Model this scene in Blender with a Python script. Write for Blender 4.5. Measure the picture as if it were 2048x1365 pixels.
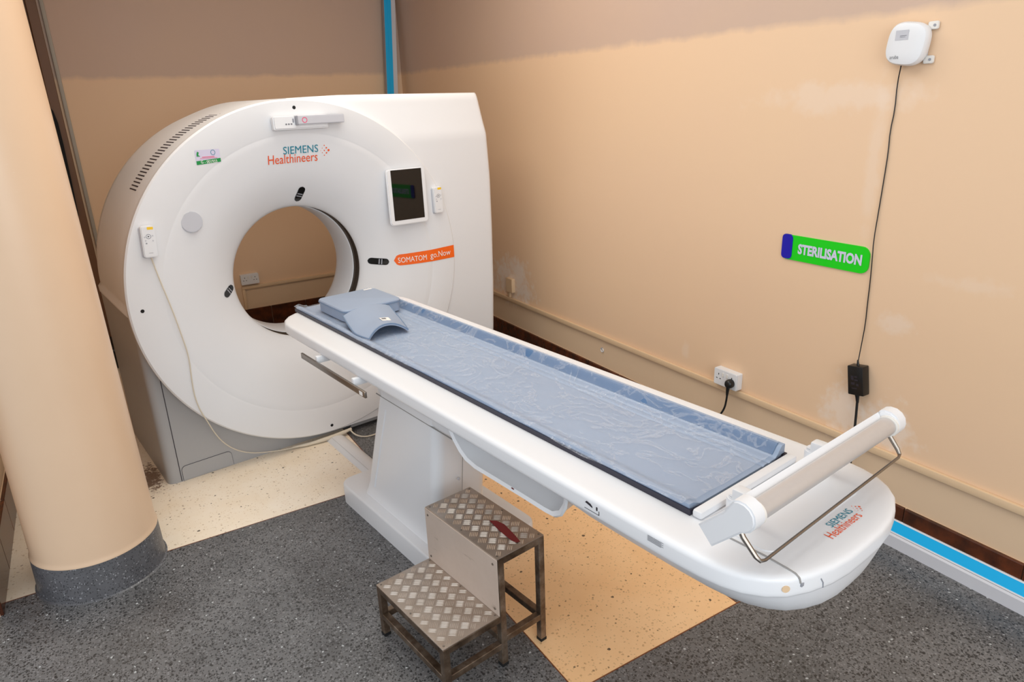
import bpy, bmesh, math, random
from mathutils import Vector, Matrix
random.seed(4)
for o in list(bpy.data.objects): bpy.data.objects.remove(o)
scene = bpy.context.scene
COL = scene.collection
PI = math.pi

# ------------------------------------------------------------------ camera
cam_d = bpy.data.cameras.new('camera'); cam = bpy.data.objects.new('camera', cam_d); COL.objects.link(cam)
RX = Vector((0.85263892, -0.52129458, -0.03547998))
DN = Vector((-0.20026106, -0.26332166, -0.94369339))
FW = Vector((0.48259960, 0.81173497, -0.32891330))
m = Matrix((RX, -DN, -FW)).transposed().to_4x4(); m.translation = (0, 0, 1.8)
cam.matrix_world = m
cam_d.sensor_width = 36; cam_d.lens = 24.489; cam_d.clip_start = .02
scene.camera = cam

# ------------------------------------------------------------------ world, lights, exposure
w = bpy.data.worlds.new('room_air'); scene.world = w; w.use_nodes = True
w.node_tree.nodes['Background'].inputs[0].default_value = (.92, .97, 1.03, 1)
w.node_tree.nodes['Background'].inputs[1].default_value = 1.15
def area(name, loc, target, sx, sy, power, col=(1, 1, 1)):
    d = bpy.data.lights.new(name, 'AREA'); d.shape = 'RECTANGLE'; d.size = sx; d.size_y = sy; d.energy = power; d.color = col
    o = bpy.data.objects.new(name, d); COL.objects.link(o); o.location = loc
    o.rotation_euler = (Vector(target) - Vector(loc)).to_track_quat('-Z', 'Y').to_euler()
    return o
area('overhead_area_light', (1.0, 1.7, 3.15), (1.0, 1.7, 0), 2.0, 2.2, 31, (.93, .98, 1.0))
area('overhead_area_light', (1.2, 3.3, 3.15), (1.2, 3.3, 0), 1.8, 1.2, 32, (1, .91, .77))  # added unseen warm light, brightens the deep end of the room
area('rear_fill_light', (.2, -2.0, 2.2), (1.4, 2.8, .8), 2.4, 1.8, 60, (.93, .98, 1.0))  # added soft fill from behind the camera, no window known there
vs = scene.view_settings
vs.view_transform = 'Standard'; vs.look = 'None'; vs.gamma = 1; vs.use_curve_mapping = False
vs.exposure = -.12

# ------------------------------------------------------------------ material helpers
def srgb(r, g, b):
    f = lambda c: (c / 255 / 12.92) if c / 255 <= .04045 else ((c / 255 + .055) / 1.055) ** 2.4
    return (f(r), f(g), f(b), 1)
class NT:
    def __init__(s, name):
        s.m = bpy.data.materials.new(name); s.m.use_nodes = True; s.t = s.m.node_tree; s.n = s.t.nodes; s.l = s.t.links
        s.b = s.n['Principled BSDF']
    def node(s, typ, **kw):
        n = s.n.new(typ)
        for k, v in kw.items(): setattr(n, k, v)
        return n
    def coord(s, kind='Object'): return s.node('ShaderNodeTexCoord').outputs[kind]
    def pos(s): return s.node('ShaderNodeNewGeometry').outputs['Position']
    def noise(s, vec, scale, detail=4, rough=.55, dist=0):
        n = s.node('ShaderNodeTexNoise'); n.inputs['Scale'].default_value = scale; n.inputs['Detail'].default_value = detail
        n.inputs['Roughness'].default_value = rough; n.inputs['Distortion'].default_value = dist
        s.l.new(vec, n.inputs['Vector']); return n.outputs['Fac']
    def ramp(s, fac, stops, interp='LINEAR'):
        n = s.node('ShaderNodeValToRGB'); n.color_ramp.interpolation = interp; e = n.color_ramp.elements
        while len(e) > 1: e.remove(e[-1])
        for i, (p, c) in enumerate(stops):
            if i == 0: e[0].position = p; e[0].color = c
            else: x = e.new(p); x.color = c
        s.l.new(fac, n.inputs['Fac']); return n.outputs['Color']
    def mix(s, fac, a, b):
        n = s.node('ShaderNodeMix', data_type='RGBA')
        for sock, v in ((n.inputs[0], fac), (n.inputs[6], a), (n.inputs[7], b)):
            if hasattr(v, 'links'): s.l.new(v, sock)
            else: sock.default_value = v
        return n.outputs[2]
    def math(s, op, a, b=0., clamp=False):
        n = s.node('ShaderNodeMath', operation=op); n.use_clamp = clamp
        for sock, v in zip(n.inputs, (a, b)):
            if hasattr(v, 'links'): s.l.new(v, sock)
            else: sock.default_value = v
        return n.outputs[0]
    def bump(s, h, strength=.2, dist=.002):
        n = s.node('ShaderNodeBump'); n.inputs['Strength'].default_value = strength; n.inputs['Distance'].default_value = dist
        s.l.new(h, n.inputs['Height']); s.l.new(n.outputs[0], s.b.inputs['Normal'])
    def out(s, col, rough=.5, metal=0, spec=None):
        for k, v in (('Base Color', col), ('Roughness', rough), ('Metallic', metal)):
            if hasattr(v, 'links'): s.l.new(v, s.b.inputs[k])
            else: s.b.inputs[k].default_value = v
        if spec is not None: s.b.inputs['Specular IOR Level'].default_value = spec
        return s.m
W4 = lambda v: (v, v, v, 1)
def plain(name, col, rough=.45, metal=0, var=.04, scale=9, spec=None):
    """plain material with a faint procedural colour variation"""
    t = NT(name); f = t.noise(t.coord(), scale, 3)
    c2 = tuple(max(0, x * (1 - var * 2)) for x in col[:3]) + (1,)
    return t.out(t.mix(f, col, c2), rough, metal, spec)

MAT = {}
MAT['white'] = plain('white_plastic', srgb(227, 228, 231), .34, var=.006)
MAT['cream_white'] = plain('off_white_plastic', srgb(228, 224, 218), .4, var=.01)
MAT['seam'] = plain('seam_grey', srgb(150, 148, 146), .6)
MAT['softseam'] = plain('soft_seam_grey', srgb(206, 205, 205), .5)
MAT['grey'] = plain('grey_cover', srgb(168, 168, 170), .38, var=.02)
MAT['black'] = plain('black_plastic', srgb(14, 14, 15), .35)
MAT['blackmatte'] = plain('black_matte', srgb(8, 8, 9), .8)
MAT['darkgap'] = plain('dark_scan_window', srgb(74, 62, 52), .25)
MAT['navy'] = plain('navy_carbon_edge', srgb(38, 36, 52), .4)
MAT['screen'] = plain('black_glass', srgb(7, 7, 8), .03, var=0)
MAT['orange'] = plain('orange_print', srgb(246, 102, 10), .4, var=0)
MAT['teal'] = plain('teal_print', srgb(8, 128, 150), .4, var=0)
MAT['redor'] = plain('red_orange_print', srgb(236, 88, 32), .4, var=0)
MAT['white_print'] = plain('white_print', srgb(240, 236, 232), .5, var=0)
MAT['dark_print'] = plain('dark_print', srgb(40, 34, 44), .6, var=0)
MAT['grey_print'] = plain('grey_print', srgb(118, 120, 126), .6, var=0)
MAT['pink_print'] = plain('pink_print', srgb(226, 80, 120), .6, var=0)
MAT['green_print'] = plain('green_print', srgb(0, 138, 62), .45, var=0)
MAT['yellow'] = plain('yellow_print', srgb(244, 200, 40), .45, var=0)
MAT['sticker'] = plain('sticker_paper', srgb(206, 200, 222), .5, var=.01)
MAT['sign_green'] = plain('sign_green', srgb(0, 205, 0), .5, var=0)
MAT['sign_blue'] = plain('sign_blue', srgb(8, 0, 165), .5, var=0)
MAT['sign_text'] = plain('sign_lettering', srgb(205, 208, 228), .6, var=.02)
MAT['steel'] = plain('brushed_steel', srgb(150, 143, 136), .35, 1, .08, 40)
MAT['alu'] = plain('satin_aluminium', srgb(206, 202, 200), .42, .45, .03, 60)
MAT['trunk_blue'] = plain('blue_trunking', srgb(0, 178, 238), .42, var=.01)
MAT['trunk_grey'] = plain('pale_grey_trunking', srgb(206, 206, 212), .45, var=.02)
MAT['cushion'] = plain('blue_grey_vinyl', srgb(150, 164, 186), .55, var=.03, scale=14)
MAT['piping'] = plain('darker_blue_piping', srgb(110, 132, 160), .55)
MAT['slope_shade'] = plain('shade_tint_blue', srgb(78, 112, 152), .5)  # deeper blue standing in for shade on the mattress slope
MAT['cushion_dark'] = plain('vinyl_underside', srgb(84, 104, 132), .7)
MAT['red_tape'] = plain('dark_red_tape', srgb(120, 22, 28), .5, var=.12, scale=40)
MAT['light_grey'] = plain('light_grey_plastic', srgb(196, 197, 204), .4)
MAT['mid_grey'] = plain('mid_grey_plastic', srgb(150, 152, 160), .4)
MAT['cable_white'] = plain('white_cable', srgb(218, 208, 190), .5)
MAT['wood'] = plain('brown_door_wood', srgb(120, 84, 56), .5, var=.15, scale=6)
MAT['conduit_grey'] = plain('grey_conduit', srgb(170, 162, 150), .5)
MAT['beige_plastic'] = plain('painted_over_plastic', srgb(222, 192, 156), .55)
MAT['brass'] = plain('brown_divider', srgb(120, 66, 34), .5)

def wall_mat(name, patches=(), axis='Y'):
    t = NT(name); p = t.pos(); sep = t.node('ShaderNodeSeparateXYZ'); t.l.new(p, sep.inputs[0])
    n1 = t.noise(p, 1.7, 4); n2 = t.noise(p, 9, 5); n3 = t.noise(p, 30, 4)
    lower = t.mix(t.math('MULTIPLY', n1, .7), srgb(231, 198, 163), srgb(228, 194, 165))
    upper = t.mix(n1, srgb(204, 176, 154), srgb(198, 172, 158))
    edge = t.math('ADD', sep.outputs['Z'], t.math('MULTIPLY', t.math('SUBTRACT', n2, .5), .05))
    f = t.node('ShaderNodeMapRange'); f.inputs[1].default_value = 2.025; f.inputs[2].default_value = 2.06; t.l.new(edge, f.inputs[0])
    col = t.mix(f.outputs[0], lower, upper)
    # grey strip of older paint under the cable trunking
    g = t.node('ShaderNodeMapRange'); g.inputs[1].default_value = .37; g.inputs[2].default_value = .355; t.l.new(sep.outputs['Z'], g.inputs[0])
    col = t.mix(t.math('MULTIPLY', g.outputs[0], .75), col, srgb(216, 190, 160))
    for (c, z, ra, rz, k, thr) in patches:
        a = t.math('DIVIDE', t.math('SUBTRACT', sep.outputs[axis], c), ra); b = t.math('DIVIDE', t.math('SUBTRACT', sep.outputs['Z'], z), rz)
        d = t.math('SQRT', t.math('ADD', t.math('MULTIPLY', a, a), t.math('MULTIPLY', b, b)))
        d = t.math('ADD', d, t.math('MULTIPLY', t.math('SUBTRACT', n2, .5), 2.2))
        d = t.math('ADD', d, t.math('MULTIPLY', t.math('SUBTRACT', n3, .5), t.math('MULTIPLY', thr, 2.0)))
        r = t.node('ShaderNodeMapRange'); r.inputs[1].default_value = 1.15; r.inputs[2].default_value = .45; t.l.new(d, r.inputs[0])
        col = t.mix(t.math('MULTIPLY', r.outputs[0], k), col, srgb(236, 220, 206))
    t.bump(t.math('ADD', n2, t.math('MULTIPLY', n3, .5)), .12, .004)
    return t.out(col, .55, 0, .35)
MAT['wall_right'] = wall_mat('peach_wall_paint_right', [(4.34, .51, .27, .17, .95, .8), (1.62, .47, .1, .13, .6, .9), (1.42, .5, .13, .1, .6, .9),
    (1.44, .92, .07, .05, .35, .8), (1.2, 1.12, .16, .03, .2, .8), (1.8, 1.76, .35, .06, .3, .5), (2.55, .50, .03, .06, .25, .5), (1.62, 1.5, .03, .35, .22, .4)])
MAT['wall'] = wall_mat('peach_wall_paint')
t = NT('cream_ceiling'); MAT['ceiling'] = t.out(t.mix(t.noise(t.pos(), 3), srgb(226, 214, 198), srgb(220, 208, 192)), .8)
def pillar_mat():
    t = NT('peach_pillar_paint'); p = t.coord(); n = t.noise(p, 4, 4); n2 = t.noise(p, 26, 3)
    v = t.node('ShaderNodeTexVoronoi'); v.inputs['Scale'].default_value = 13; mp = t.node('ShaderNodeMapping'); mp.inputs['Scale'].default_value = (1, 1, 4.5); mp.inputs['Rotation'].default_value = (.4, .3, .2)
    t.l.new(p, mp.inputs[0]); t.l.new(mp.outputs[0], v.inputs['Vector'])
    nick = t.ramp(v.outputs['Distance'], [(0, W4(1)), (.055, W4(0))])
    sp = t.math('MULTIPLY', nick, t.math('GREATER_THAN', t.noise(p, 2.2, 2), .53))
    col = t.mix(n, srgb(229, 198, 167), srgb(223, 191, 160)); col = t.mix(t.math('MULTIPLY', sp, .6), col, srgb(238, 222, 204))
    t.bump(n2, .08, .003); return t.out(col, .32, 0, .5)
MAT['pillar'] = pillar_mat()
def terrazzo(name, base1, base2, chips, sc=75, rough=.28, big=.0):
    t = NT(name); p = t.pos(); n = t.noise(p, 3.2, 5, .6); nf = t.noise(p, 140, 3, .6); nd = t.node('ShaderNodeTexNoise'); nd.inputs['Scale'].default_value = 60
    t.l.new(p, nd.inputs['Vector']); add = t.node('ShaderNodeVectorMath', operation='MULTIPLY_ADD'); add.inputs[1].default_value = (.012, .012, .012)
    t.l.new(nd.outputs['Color'], add.inputs[0]); t.l.new(p, add.inputs[2]); q = add.outputs[0]
    col = t.mix(t.ramp(n, [(.3, W4(0)), (.7, W4(1))]), base1, base2)
    for (scale, thr, rnd_lo, c, k) in chips:
        v = t.node('ShaderNodeTexVoronoi'); v.inputs['Scale'].default_value = scale; v.inputs['Randomness'].default_value = 1; t.l.new(q, v.inputs['Vector'])
        m_ = t.math('LESS_THAN', v.outputs['Distance'], thr); s = t.node('ShaderNodeSeparateColor'); t.l.new(v.outputs['Color'], s.inputs[0])
        m2 = t.math('GREATER_THAN', s.outputs[0], rnd_lo); mm = t.math('MULTIPLY', t.math('MULTIPLY', m_, m2), k)
        col = t.mix(mm, col, c)
    col = t.mix(t.math('MULTIPLY', t.math('SUBTRACT', nf, .35, True), .5), col, base2)
    r = t.math('ADD', rough, t.math('MULTIPLY', n, .22))
    return t, col, r
t, c, r = terrazzo('dark_terrazzo', srgb(86, 86, 87), srgb(116, 116, 117), [(150, .46, .45, srgb(36, 36, 37), .85), (85, .42, .7, srgb(30, 30, 31), .9), (110, .4, .7, srgb(142, 142, 144), .6), (60, .24, .94, srgb(190, 194, 196), .9), (30, .18, .95, srgb(22, 22, 22), .9)])
MAT['dark_terrazzo'] = t.out(c, r)
CHIPS = [(110, .34, .7, srgb(190, 156, 112), .5), (70, .32, .86, srgb(170, 130, 90), .55), (60, .24, .92, srgb(116, 88, 60), .8), (34, .2, .94, srgb(52, 44, 36), .95)]
t, c, r = terrazzo('ochre_terrazzo', srgb(250, 210, 162), srgb(240, 194, 142), CHIPS)
MAT['ochre_terrazzo'] = t.out(c, r)
t, c, r = terrazzo('beige_terrazzo', srgb(250, 240, 224), srgb(242, 226, 202), [(110, .34, .75, srgb(214, 190, 158), .5), (70, .3, .88, srgb(176, 150, 120), .6), (60, .24, .92, srgb(120, 100, 80), .8), (34, .2, .94, srgb(70, 60, 50), .95)])
# brown dirt stain beside the scanner foot
p = t.pos(); sep = t.node('ShaderNodeSeparateXYZ'); t.l.new(p, sep.inputs[0])
a = t.math('DIVIDE', t.math('SUBTRACT', sep.outputs['X'], .0), .06); b = t.math('DIVIDE', t.math('SUBTRACT', sep.outputs['Y'], 3.74), .16)
d = t.math('SQRT', t.math('ADD', t.math('MULTIPLY', a, a), t.math('MULTIPLY', b, b)))
d = t.math('ADD', d, t.math('MULTIPLY', t.math('SUBTRACT', t.noise(p, 42, 5, .7), .5), 4.2))
rr = t.node('ShaderNodeMapRange'); rr.inputs[1].default_value = 1.1; rr.inputs[2].default_value = .6; t.l.new(d, rr.inputs[0])
c = t.mix(t.math('MULTIPLY', rr.outputs[0], .85), c, srgb(96, 58, 30))
MAT['beige_terrazzo'] = t.out(c, r)
t, c, r = terrazzo('pillar_foot_terrazzo', srgb(74, 74, 77), srgb(106, 106, 110), [(150, .4, .55, srgb(34, 34, 36), .8), (120, .34, .8, srgb(160, 161, 165), .7)])
MAT['pillar_foot'] = t.out(c, r)
def skirting_mat():
    t = NT('brown_glazed_tile'); p = t.pos(); n = t.noise(p, 14, 5, .6); n2 = t.noise(p, 3, 3)
    c = t.mix(t.ramp(n, [(.35, W4(0)), (.7, W4(1))]), srgb(62, 32, 18), srgb(112, 56, 28)); return t.out(t.mix(t.math('MULTIPLY', n2, .5), c, srgb(40, 22, 16)), .22)
MAT['skirting'] = skirting_mat()
def frame_mat():
    t = NT('tarnished_steel_frame'); p = t.coord(); n = t.noise(p, 12, 5, .65); n2 = t.noise(p, 60, 3)
    c = t.ramp(n, [(.3, srgb(70, 54, 42)), (.52, srgb(118, 100, 84)), (.75, srgb(164, 150, 136))]); t.bump(n2, .1, .001)
    return t.out(c, t.math('ADD', .32, t.math('MULTIPLY', n2, .2)), .75)
MAT['frame'] = frame_mat()
def riser_mat():
    t = NT('scuffed_sheet_metal'); p = t.coord(); n = t.noise(p, 6, 5, .7); mp = t.node('ShaderNodeMapping'); mp.inputs['Scale'].default_value = (20, 3, 14); mp.inputs['Rotation'].default_value = (.5, 0, 0); t.l.new(p, mp.inputs[0])
    s = t.noise(mp.outputs[0], 2.0, 5, .75)
    c = t.mix(n, srgb(208, 192, 180), srgb(188, 170, 156)); c = t.mix(t.ramp(s, [(.62, W4(0)), (.74, W4(.8))]), c, srgb(104, 78, 62)); return t.out(c, .42, .2)
MAT['riser'] = riser_mat()
def tread_mat(name, a, b):
    t = NT(name); p = t.coord(); n = t.noise(p, 9, 5, .65); c = t.mix(t.ramp(n, [(.3, W4(0)), (.7, W4(1))]), a, b); t.bump(t.noise(p, 90, 3), .1, .001); return t.out(c, t.math('ADD', .26, t.math('MULTIPLY', n, .2)), .8)
MAT['tread'] = tread_mat('worn_tread_plate', srgb(190, 178, 168), srgb(158, 144, 132))
MAT['tread_bar'] = tread_mat('polished_tread_bars', srgb(222, 214, 206), srgb(190, 178, 166))
def mattress_mat():
    t = NT('blue_grey_mattress'); p = t.coord(); n = t.noise(p, 3, 4)
    t.bump(t.noise(p, 5, 4), .15, .01)
    return t.out(t.mix(n, srgb(150, 168, 192), srgb(140, 158, 184)), .42)
MAT['mattress'] = mattress_mat()
def film_mat():
    t = NT('clear_plastic_film'); p = t.coord(); mp = t.node('ShaderNodeMapping'); mp.inputs['Rotation'].default_value = (0, 0, .5); mp.inputs['Scale'].default_value = (1.6, 1, 1); t.l.new(p, mp.inputs[0])
    n = t.noise(mp.outputs[0], 5, 6, .62, 1.6); n2 = t.noise(p, 22, 4, .6, .8)
    t.bump(t.math('ADD', n, t.math('MULTIPLY', n2, .35)), .55, .02)
    t.out(srgb(214, 220, 232), .12)
    tr = t.node('ShaderNodeBsdfTransparent'); mx = t.node('ShaderNodeMixShader'); lw = t.node('ShaderNodeLayerWeight'); lw.inputs[0].default_value = .25
    creases = t.ramp(n, [(.47, W4(0)), (.5, W4(.22)), (.53, W4(0))])
    f = t.math('ADD', t.math('ADD', .10, t.math('MULTIPLY', lw.outputs['Facing'], .2)), creases, True)
    t.l.new(f, mx.inputs[0]); t.l.new(tr.outputs[0], mx.inputs[1]); t.l.new(t.b.outputs[0], mx.inputs[2]); t.l.new(mx.outputs[0], t.n['Material Output'].inputs[0])
    return t.m
MAT['film'] = film_mat()

# ------------------------------------------------------------------ mesh helpers
TA = 0.12734611; UC, ZC = 1.403, .9426
GU = Vector((math.cos(TA), math.sin(TA), 0)); GV = Vector((-math.sin(TA), math.cos(TA), 0))
def room2g(x, y): p = Vector((x, y, 0)); return p.dot(GU), p.dot(GV)
class T:
    """a top-level thing: an Empty at its base; 'org' is that base in the frame its parts are drawn in"""
    def __init__(s, name, label, cat, org=(0, 0, 0), frame='room', group=None, rot=0):
        s.o = bpy.data.objects.new(name, None); COL.objects.link(s.o); s.org = Vector(org)
        ang = TA if frame == 'g' else 0
        s.o.location = Matrix.Rotation(ang, 3, 'Z') @ s.org; s.o.rotation_euler = (0, 0, ang + rot); s.o.empty_display_size = .1
        s.o['label'] = label; s.o['category'] = cat
        if group: s.o['group'] = group
    def part(s, name, bm, mat, parent=None, smooth=True, label=None, kind=None):
        o = mesh_obj(name, bm, mat, s.org, smooth); o.parent = parent or s.o
        if label: o['label'] = label
        if kind: o['kind'] = kind
        return o
def mesh_obj(name, bm, mat, org=(0, 0, 0), smooth=True):
    if len(org) and Vector(org).length > 0: bmesh.ops.translate(bm, verts=bm.verts, vec=-Vector(org))
    me = bpy.data.meshes.new(name); bm.normal_update(); bm.to_mesh(me); bm.free()
    me.materials.append(MAT[mat] if isinstance(mat, str) else mat)
    if smooth:
        for p in me.polygons: p.use_smooth = True
        me.set_sharp_from_angle(angle=math.radians(38))
    o = bpy.data.objects.new(name, me); COL.objects.link(o); return o
def single(name, bm, mat, label, cat, org, frame='room', smooth=True, group=None):
    o = mesh_obj(name, bm, mat, org, smooth); ang = TA if frame == 'g' else 0
    o.location = Matrix.Rotation(ang, 3, 'Z') @ Vector(org); o.rotation_euler = (0, 0, ang)
    o['label'] = label; o['category'] = cat
    if group: o['group'] = group
    return o
def struct(name, bm, mat, parent=None, smooth=False):
    o = mesh_obj(name, bm, mat, (0, 0, 0), smooth)
    if parent: o.parent = parent
    else: o['kind'] = 'structure'
    return o
def NB(): return bmesh.new()
def box(x0, x1, y0, y1, z0, z1, bev=0, seg=2, bm=None):
    b = bmesh.new(); bmesh.ops.create_cube(b, size=1)
    for v in b.verts: v.co = Vector(((x0 + x1) / 2 + v.co.x * (x1 - x0), (y0 + y1) / 2 + v.co.y * (y1 - y0), (z0 + z1) / 2 + v.co.z * (z1 - z0)))
    if bev: bmesh.ops.bevel(b, geom=b.edges[:], offset=bev, segments=seg, affect='EDGES', profile=.5)
    return join(bm, b)
def join(bm, b):
    if bm is None: return b
    me = bpy.data.meshes.new('tmp'); b.to_mesh(me); b.free(); bm.from_mesh(me); bpy.data.meshes.remove(me); return bm
def xf(bm, mat):
    bmesh.ops.transform(bm, matrix=mat, verts=bm.verts); return bm
def loft(rings, caps=True, closed=True, bm=None):
    b = bmesh.new(); R = [[b.verts.new(p) for p in r] for r in rings]; n = len(R[0])
    for a, c in zip(R, R[1:]):
        for i in range(n if closed else n - 1):
            j = (i + 1) % n; b.faces.new((a[i], a[j], c[j], c[i]))
    if caps: b.faces.new(list(reversed(R[0]))); b.faces.new(R[-1])
    bmesh.ops.recalc_face_normals(b, faces=b.faces[:]); return join(bm, b)
def prism(poly, f0, f1, bev=0, bm=None, seg=2):
    """poly: list of 2D pts; f0/f1 map a 2D point to 3D on the two faces"""
    b = loft([[f0(*p) for p in poly], [f1(*p) for p in poly]])
    if bev:
        es = [e for e in b.edges if len(e.link_faces) == 2 and any(len(f.verts) == len(poly) and len(poly) > 4 for f in e.link_faces) or bev < 0]
        if len(poly) == 4: es = b.edges[:]
        bmesh.ops.bevel(b, geom=es, offset=abs(bev), segments=seg, affect='EDGES')
    return join(bm, b)
def rrect(x0, x1, y0, y1, r, n=5):
    rs = r if isinstance(r, (list, tuple)) else (r,) * 4; P = []
    for (cx, cy, a, q) in ((x1, y1, 0, rs[0]), (x0, y1, PI / 2, rs[1]), (x0, y0, PI, rs[2]), (x1, y0, 1.5 * PI, rs[3])):
        sx = -1 if cx == x1 else 1; sy = -1 if cy == y1 else 1
        for i in range(n + 1):
            k = a + PI / 2 * i / n; P.append((cx + sx * q + q * math.cos(k), cy + sy * q + q * math.sin(k)))
    return P
def tube(pts, r, n=10, caps=True, bm=None, smoothpts=0):
    P = [Vector(p) for p in pts]
    for _ in range(smoothpts):
        Q = [P[0]]
        for a, c in zip(P, P[1:]): Q += [a * .75 + c * .25, a * .25 + c * .75]
        Q.append(P[-1]); P = Q
    rings = []; up = Vector((.123, .34, .93)).normalized()
    for i, p in enumerate(P):
        d = (P[min(i + 1, len(P) - 1)] - P[max(i - 1, 0)]).normalized(); s = d.cross(up)
        if s.length < 1e-4: s = d.cross(Vector((1, 0, 0)))
        s.normalize(); u = s.cross(d).normalized(); up = u; rr = r if not isinstance(r, list) else r[min(len(r) - 1, round(i * (len(r) - 1) / (len(P) - 1)))]
        rings.append([p + (s * math.cos(2 * PI * k / n) + u * math.sin(2 * PI * k / n)) * rr for k in range(n)])
    return loft(rings, caps, True, bm)
def cyl(a, c, r, n=24, bev=0, bm=None):
    b = tube([a, c], r, n)
    if bev:
        es = [e for e in b.edges if any(len(f.verts) > 4 for f in e.link_faces)]; bmesh.ops.bevel(b, geom=es, offset=bev, segments=2, affect='EDGES')
    return join(bm, b)
def lathe_v(profile, n=128, a0=0, a1=360, uc=UC, zc=ZC):
    """profile of (r, v): turned round the scanner axis; angles in degrees in the (u,z) plane"""
    full = abs(a1 - a0) >= 359.9; cnt = n if full else n + 1; b = bmesh.new(); R = []
    for (r, v) in profile:
        R.append([b.verts.new((uc + r * math.cos(math.radians(a0 + (a1 - a0) * k / n)), v, zc + r * math.sin(math.radians(a0 + (a1 - a0) * k / n)))) for k in range(cnt)])
    for a, c in zip(R, R[1:]):
        for k in range(n):
            j = (k + 1) % cnt; b.faces.new((a[k], a[j], c[j], c[k]))
    bmesh.ops.recalc_face_normals(b, faces=b.faces[:]); return b
def lathe_z(profile, n=64, cx=0, cy=0, caps=True):
    return loft([[(cx + r * math.cos(2 * PI * k / n), cy + r * math.sin(2 * PI * k / n), z) for k in range(n)] for r, z in profile], caps)
def text_bm(body, x0, x1, y0, y1, place, bold=0., depth=0, shear=0.):
    """flat lettering fitted into the box x0..x1, y0..y1 of a 2D plane; place(x, y) gives the 3D point"""
    cu = bpy.data.curves.new('lettering', 'FONT'); cu.body = body; cu.resolution_u = 3; cu.offset = bold; cu.shear = shear
    ob = bpy.data.objects.new('lettering', cu); COL.objects.link(ob); dg = bpy.context.evaluated_depsgraph_get(); dg.update()
    me = bpy.data.meshes.new_from_object(ob.evaluated_get(dg)); b = bmesh.new(); b.from_mesh(me)
    bpy.data.objects.remove(ob); bpy.data.curves.remove(cu); bpy.data.meshes.remove(me)
    xs = [v.co.x for v in b.verts]; ys = [v.co.y for v in b.verts]; ax, bx, ay, by = min(xs), max(xs), min(ys), max(ys)
    for v in b.verts: v.co = Vector(place(x0 + (v.co.x - ax) / (bx - ax) * (x1 - x0), y0 + (v.co.y - ay) / (by - ay) * (y1 - y0)))
    return b
def flat(poly, place):
    b = bmesh.new(); vs_ = [b.verts.new(place(*p)) for p in poly]; b.faces.new(vs_); return b
def circ(cx, cy, r, n=20, ry=None): return [(cx + r * math.cos(2 * PI * k / n), cy + (ry or r) * math.sin(2 * PI * k / n)) for k in range(n)]

# ================================================================== THE SETTING
XR, YB, XL, YF, ZT = 2.6, 6.11, -.6, -2.2, 3.2
fl = struct('floor', box(XL - 2.5, XR + .1, YF, YB + .1, -.1, -.002), 'dark_terrazzo')
LX = 1.025     # inlay line along the room
def inlay(name, x0, x1, y0, y1, mat, top=0.): return struct(name, box(x0, x1, y0, y1, -.01, top), mat, fl)
inlay('beige_terrazzo_panel', XL, LX, 2.99, YB, 'beige_terrazzo')
inlay('ochre_terrazzo_panel', LX + .004, 1.765, 1.41, 2.99, 'ochre_terrazzo')
inlay('dark_terrazzo_panel', XL - 2.5, LX, YF, 2.986, 'dark_terrazzo')
inlay('dark_terrazzo_panel', LX + .004, XR, 2.994, YB, 'dark_terrazzo')
inlay('dark_terrazzo_panel', LX + .004, XR, YF, 1.406, 'dark_terrazzo')
inlay('dark_terrazzo_panel', 1.769, XR, 1.406, 2.994, 'dark_terrazzo')
inlay('divider_strip', LX, LX + .004, YF, YB, 'brass', .0006)
inlay('divider_strip', LX, XR, 1.406, 1.41, 'brass', .0006)
inlay('divider_strip', XL, XR, 2.986, 2.99, 'brass', .0006)
inlay('divider_strip', 1.765, 1.769, 1.41, 2.986, 'brass', .0006)
struct('wall_right', box(XR, XR + .12, YF, YB + .12, 0, ZT), 'wall_right')
struct('wall_back', box(XL - .12, XR, YB, YB + .12, 0, ZT), 'wall')
struct('wall_left', box(XL - .12, XL, 2.9, YB, 0, ZT), 'wall')
struct('ceiling', box(XL - .12, XR + .12, YF, YB + .12, ZT, ZT + .1), 'ceiling')
# tiled skirting: each tile a piece
def baseboard(name, mk_core, tiles):
    core = struct(name, mk_core, 'wall')
    for b in tiles: struct('skirting_tile', b, 'skirting', core)
ys = [YF, -1.55, -1.15, -.72, -.29, .15, .42, .848, 1.283] + [1.283 + .3 * k for k in range(1, 17) if 1.283 + .3 * k < YB] + [YB]
baseboard('baseboard_right', box(XR - .008, XR, YF, YB, 0, .17), [box(XR - .02, XR - .004, a + .0015, b - .0015, 0, .172, .003) for a, b in zip(ys, ys[1:])])
xs = [XL + .3 * k for k in range(11)] + [XR - .02]
baseboard('baseboard_back', box(XL, XR, YB - .008, YB, 0, .17), [box(a + .0015, b - .0015, YB - .02, YB - .004, 0, .172, .003) for a, b in zip(xs, xs[1:])])
yl = [2.9 + .33 * k for k in range(26) if 2.9 + .33 * k < YB - .05] + [YB - .02]
baseboard('baseboard_left', box(XL, XL + .008, 2.9, YB, 0, .17), [box(XL + .004, XL + .02, a + .0015, b - .0015, 0, .172, .003) for a, b in zip(yl, yl[1:])])
# painted cable trunking on the walls
struct('trim_1', box(XR - .018, XR, YF, YB, .352, .383, .003), 'beige_plastic', smooth=True)
struct('trim_2', box(.985, XR - .02, YB - .018, YB, .348, .376, .003), 'beige_plastic', smooth=True)
struct('trim_3', box(.985, 1.01, YB - .018, YB, .172, .348, .003), 'beige_plastic', smooth=True)
struct('trim_4', box(.005, .03, YB - .022, YB, .2, ZT, .004), 'conduit_grey', smooth=True)

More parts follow.
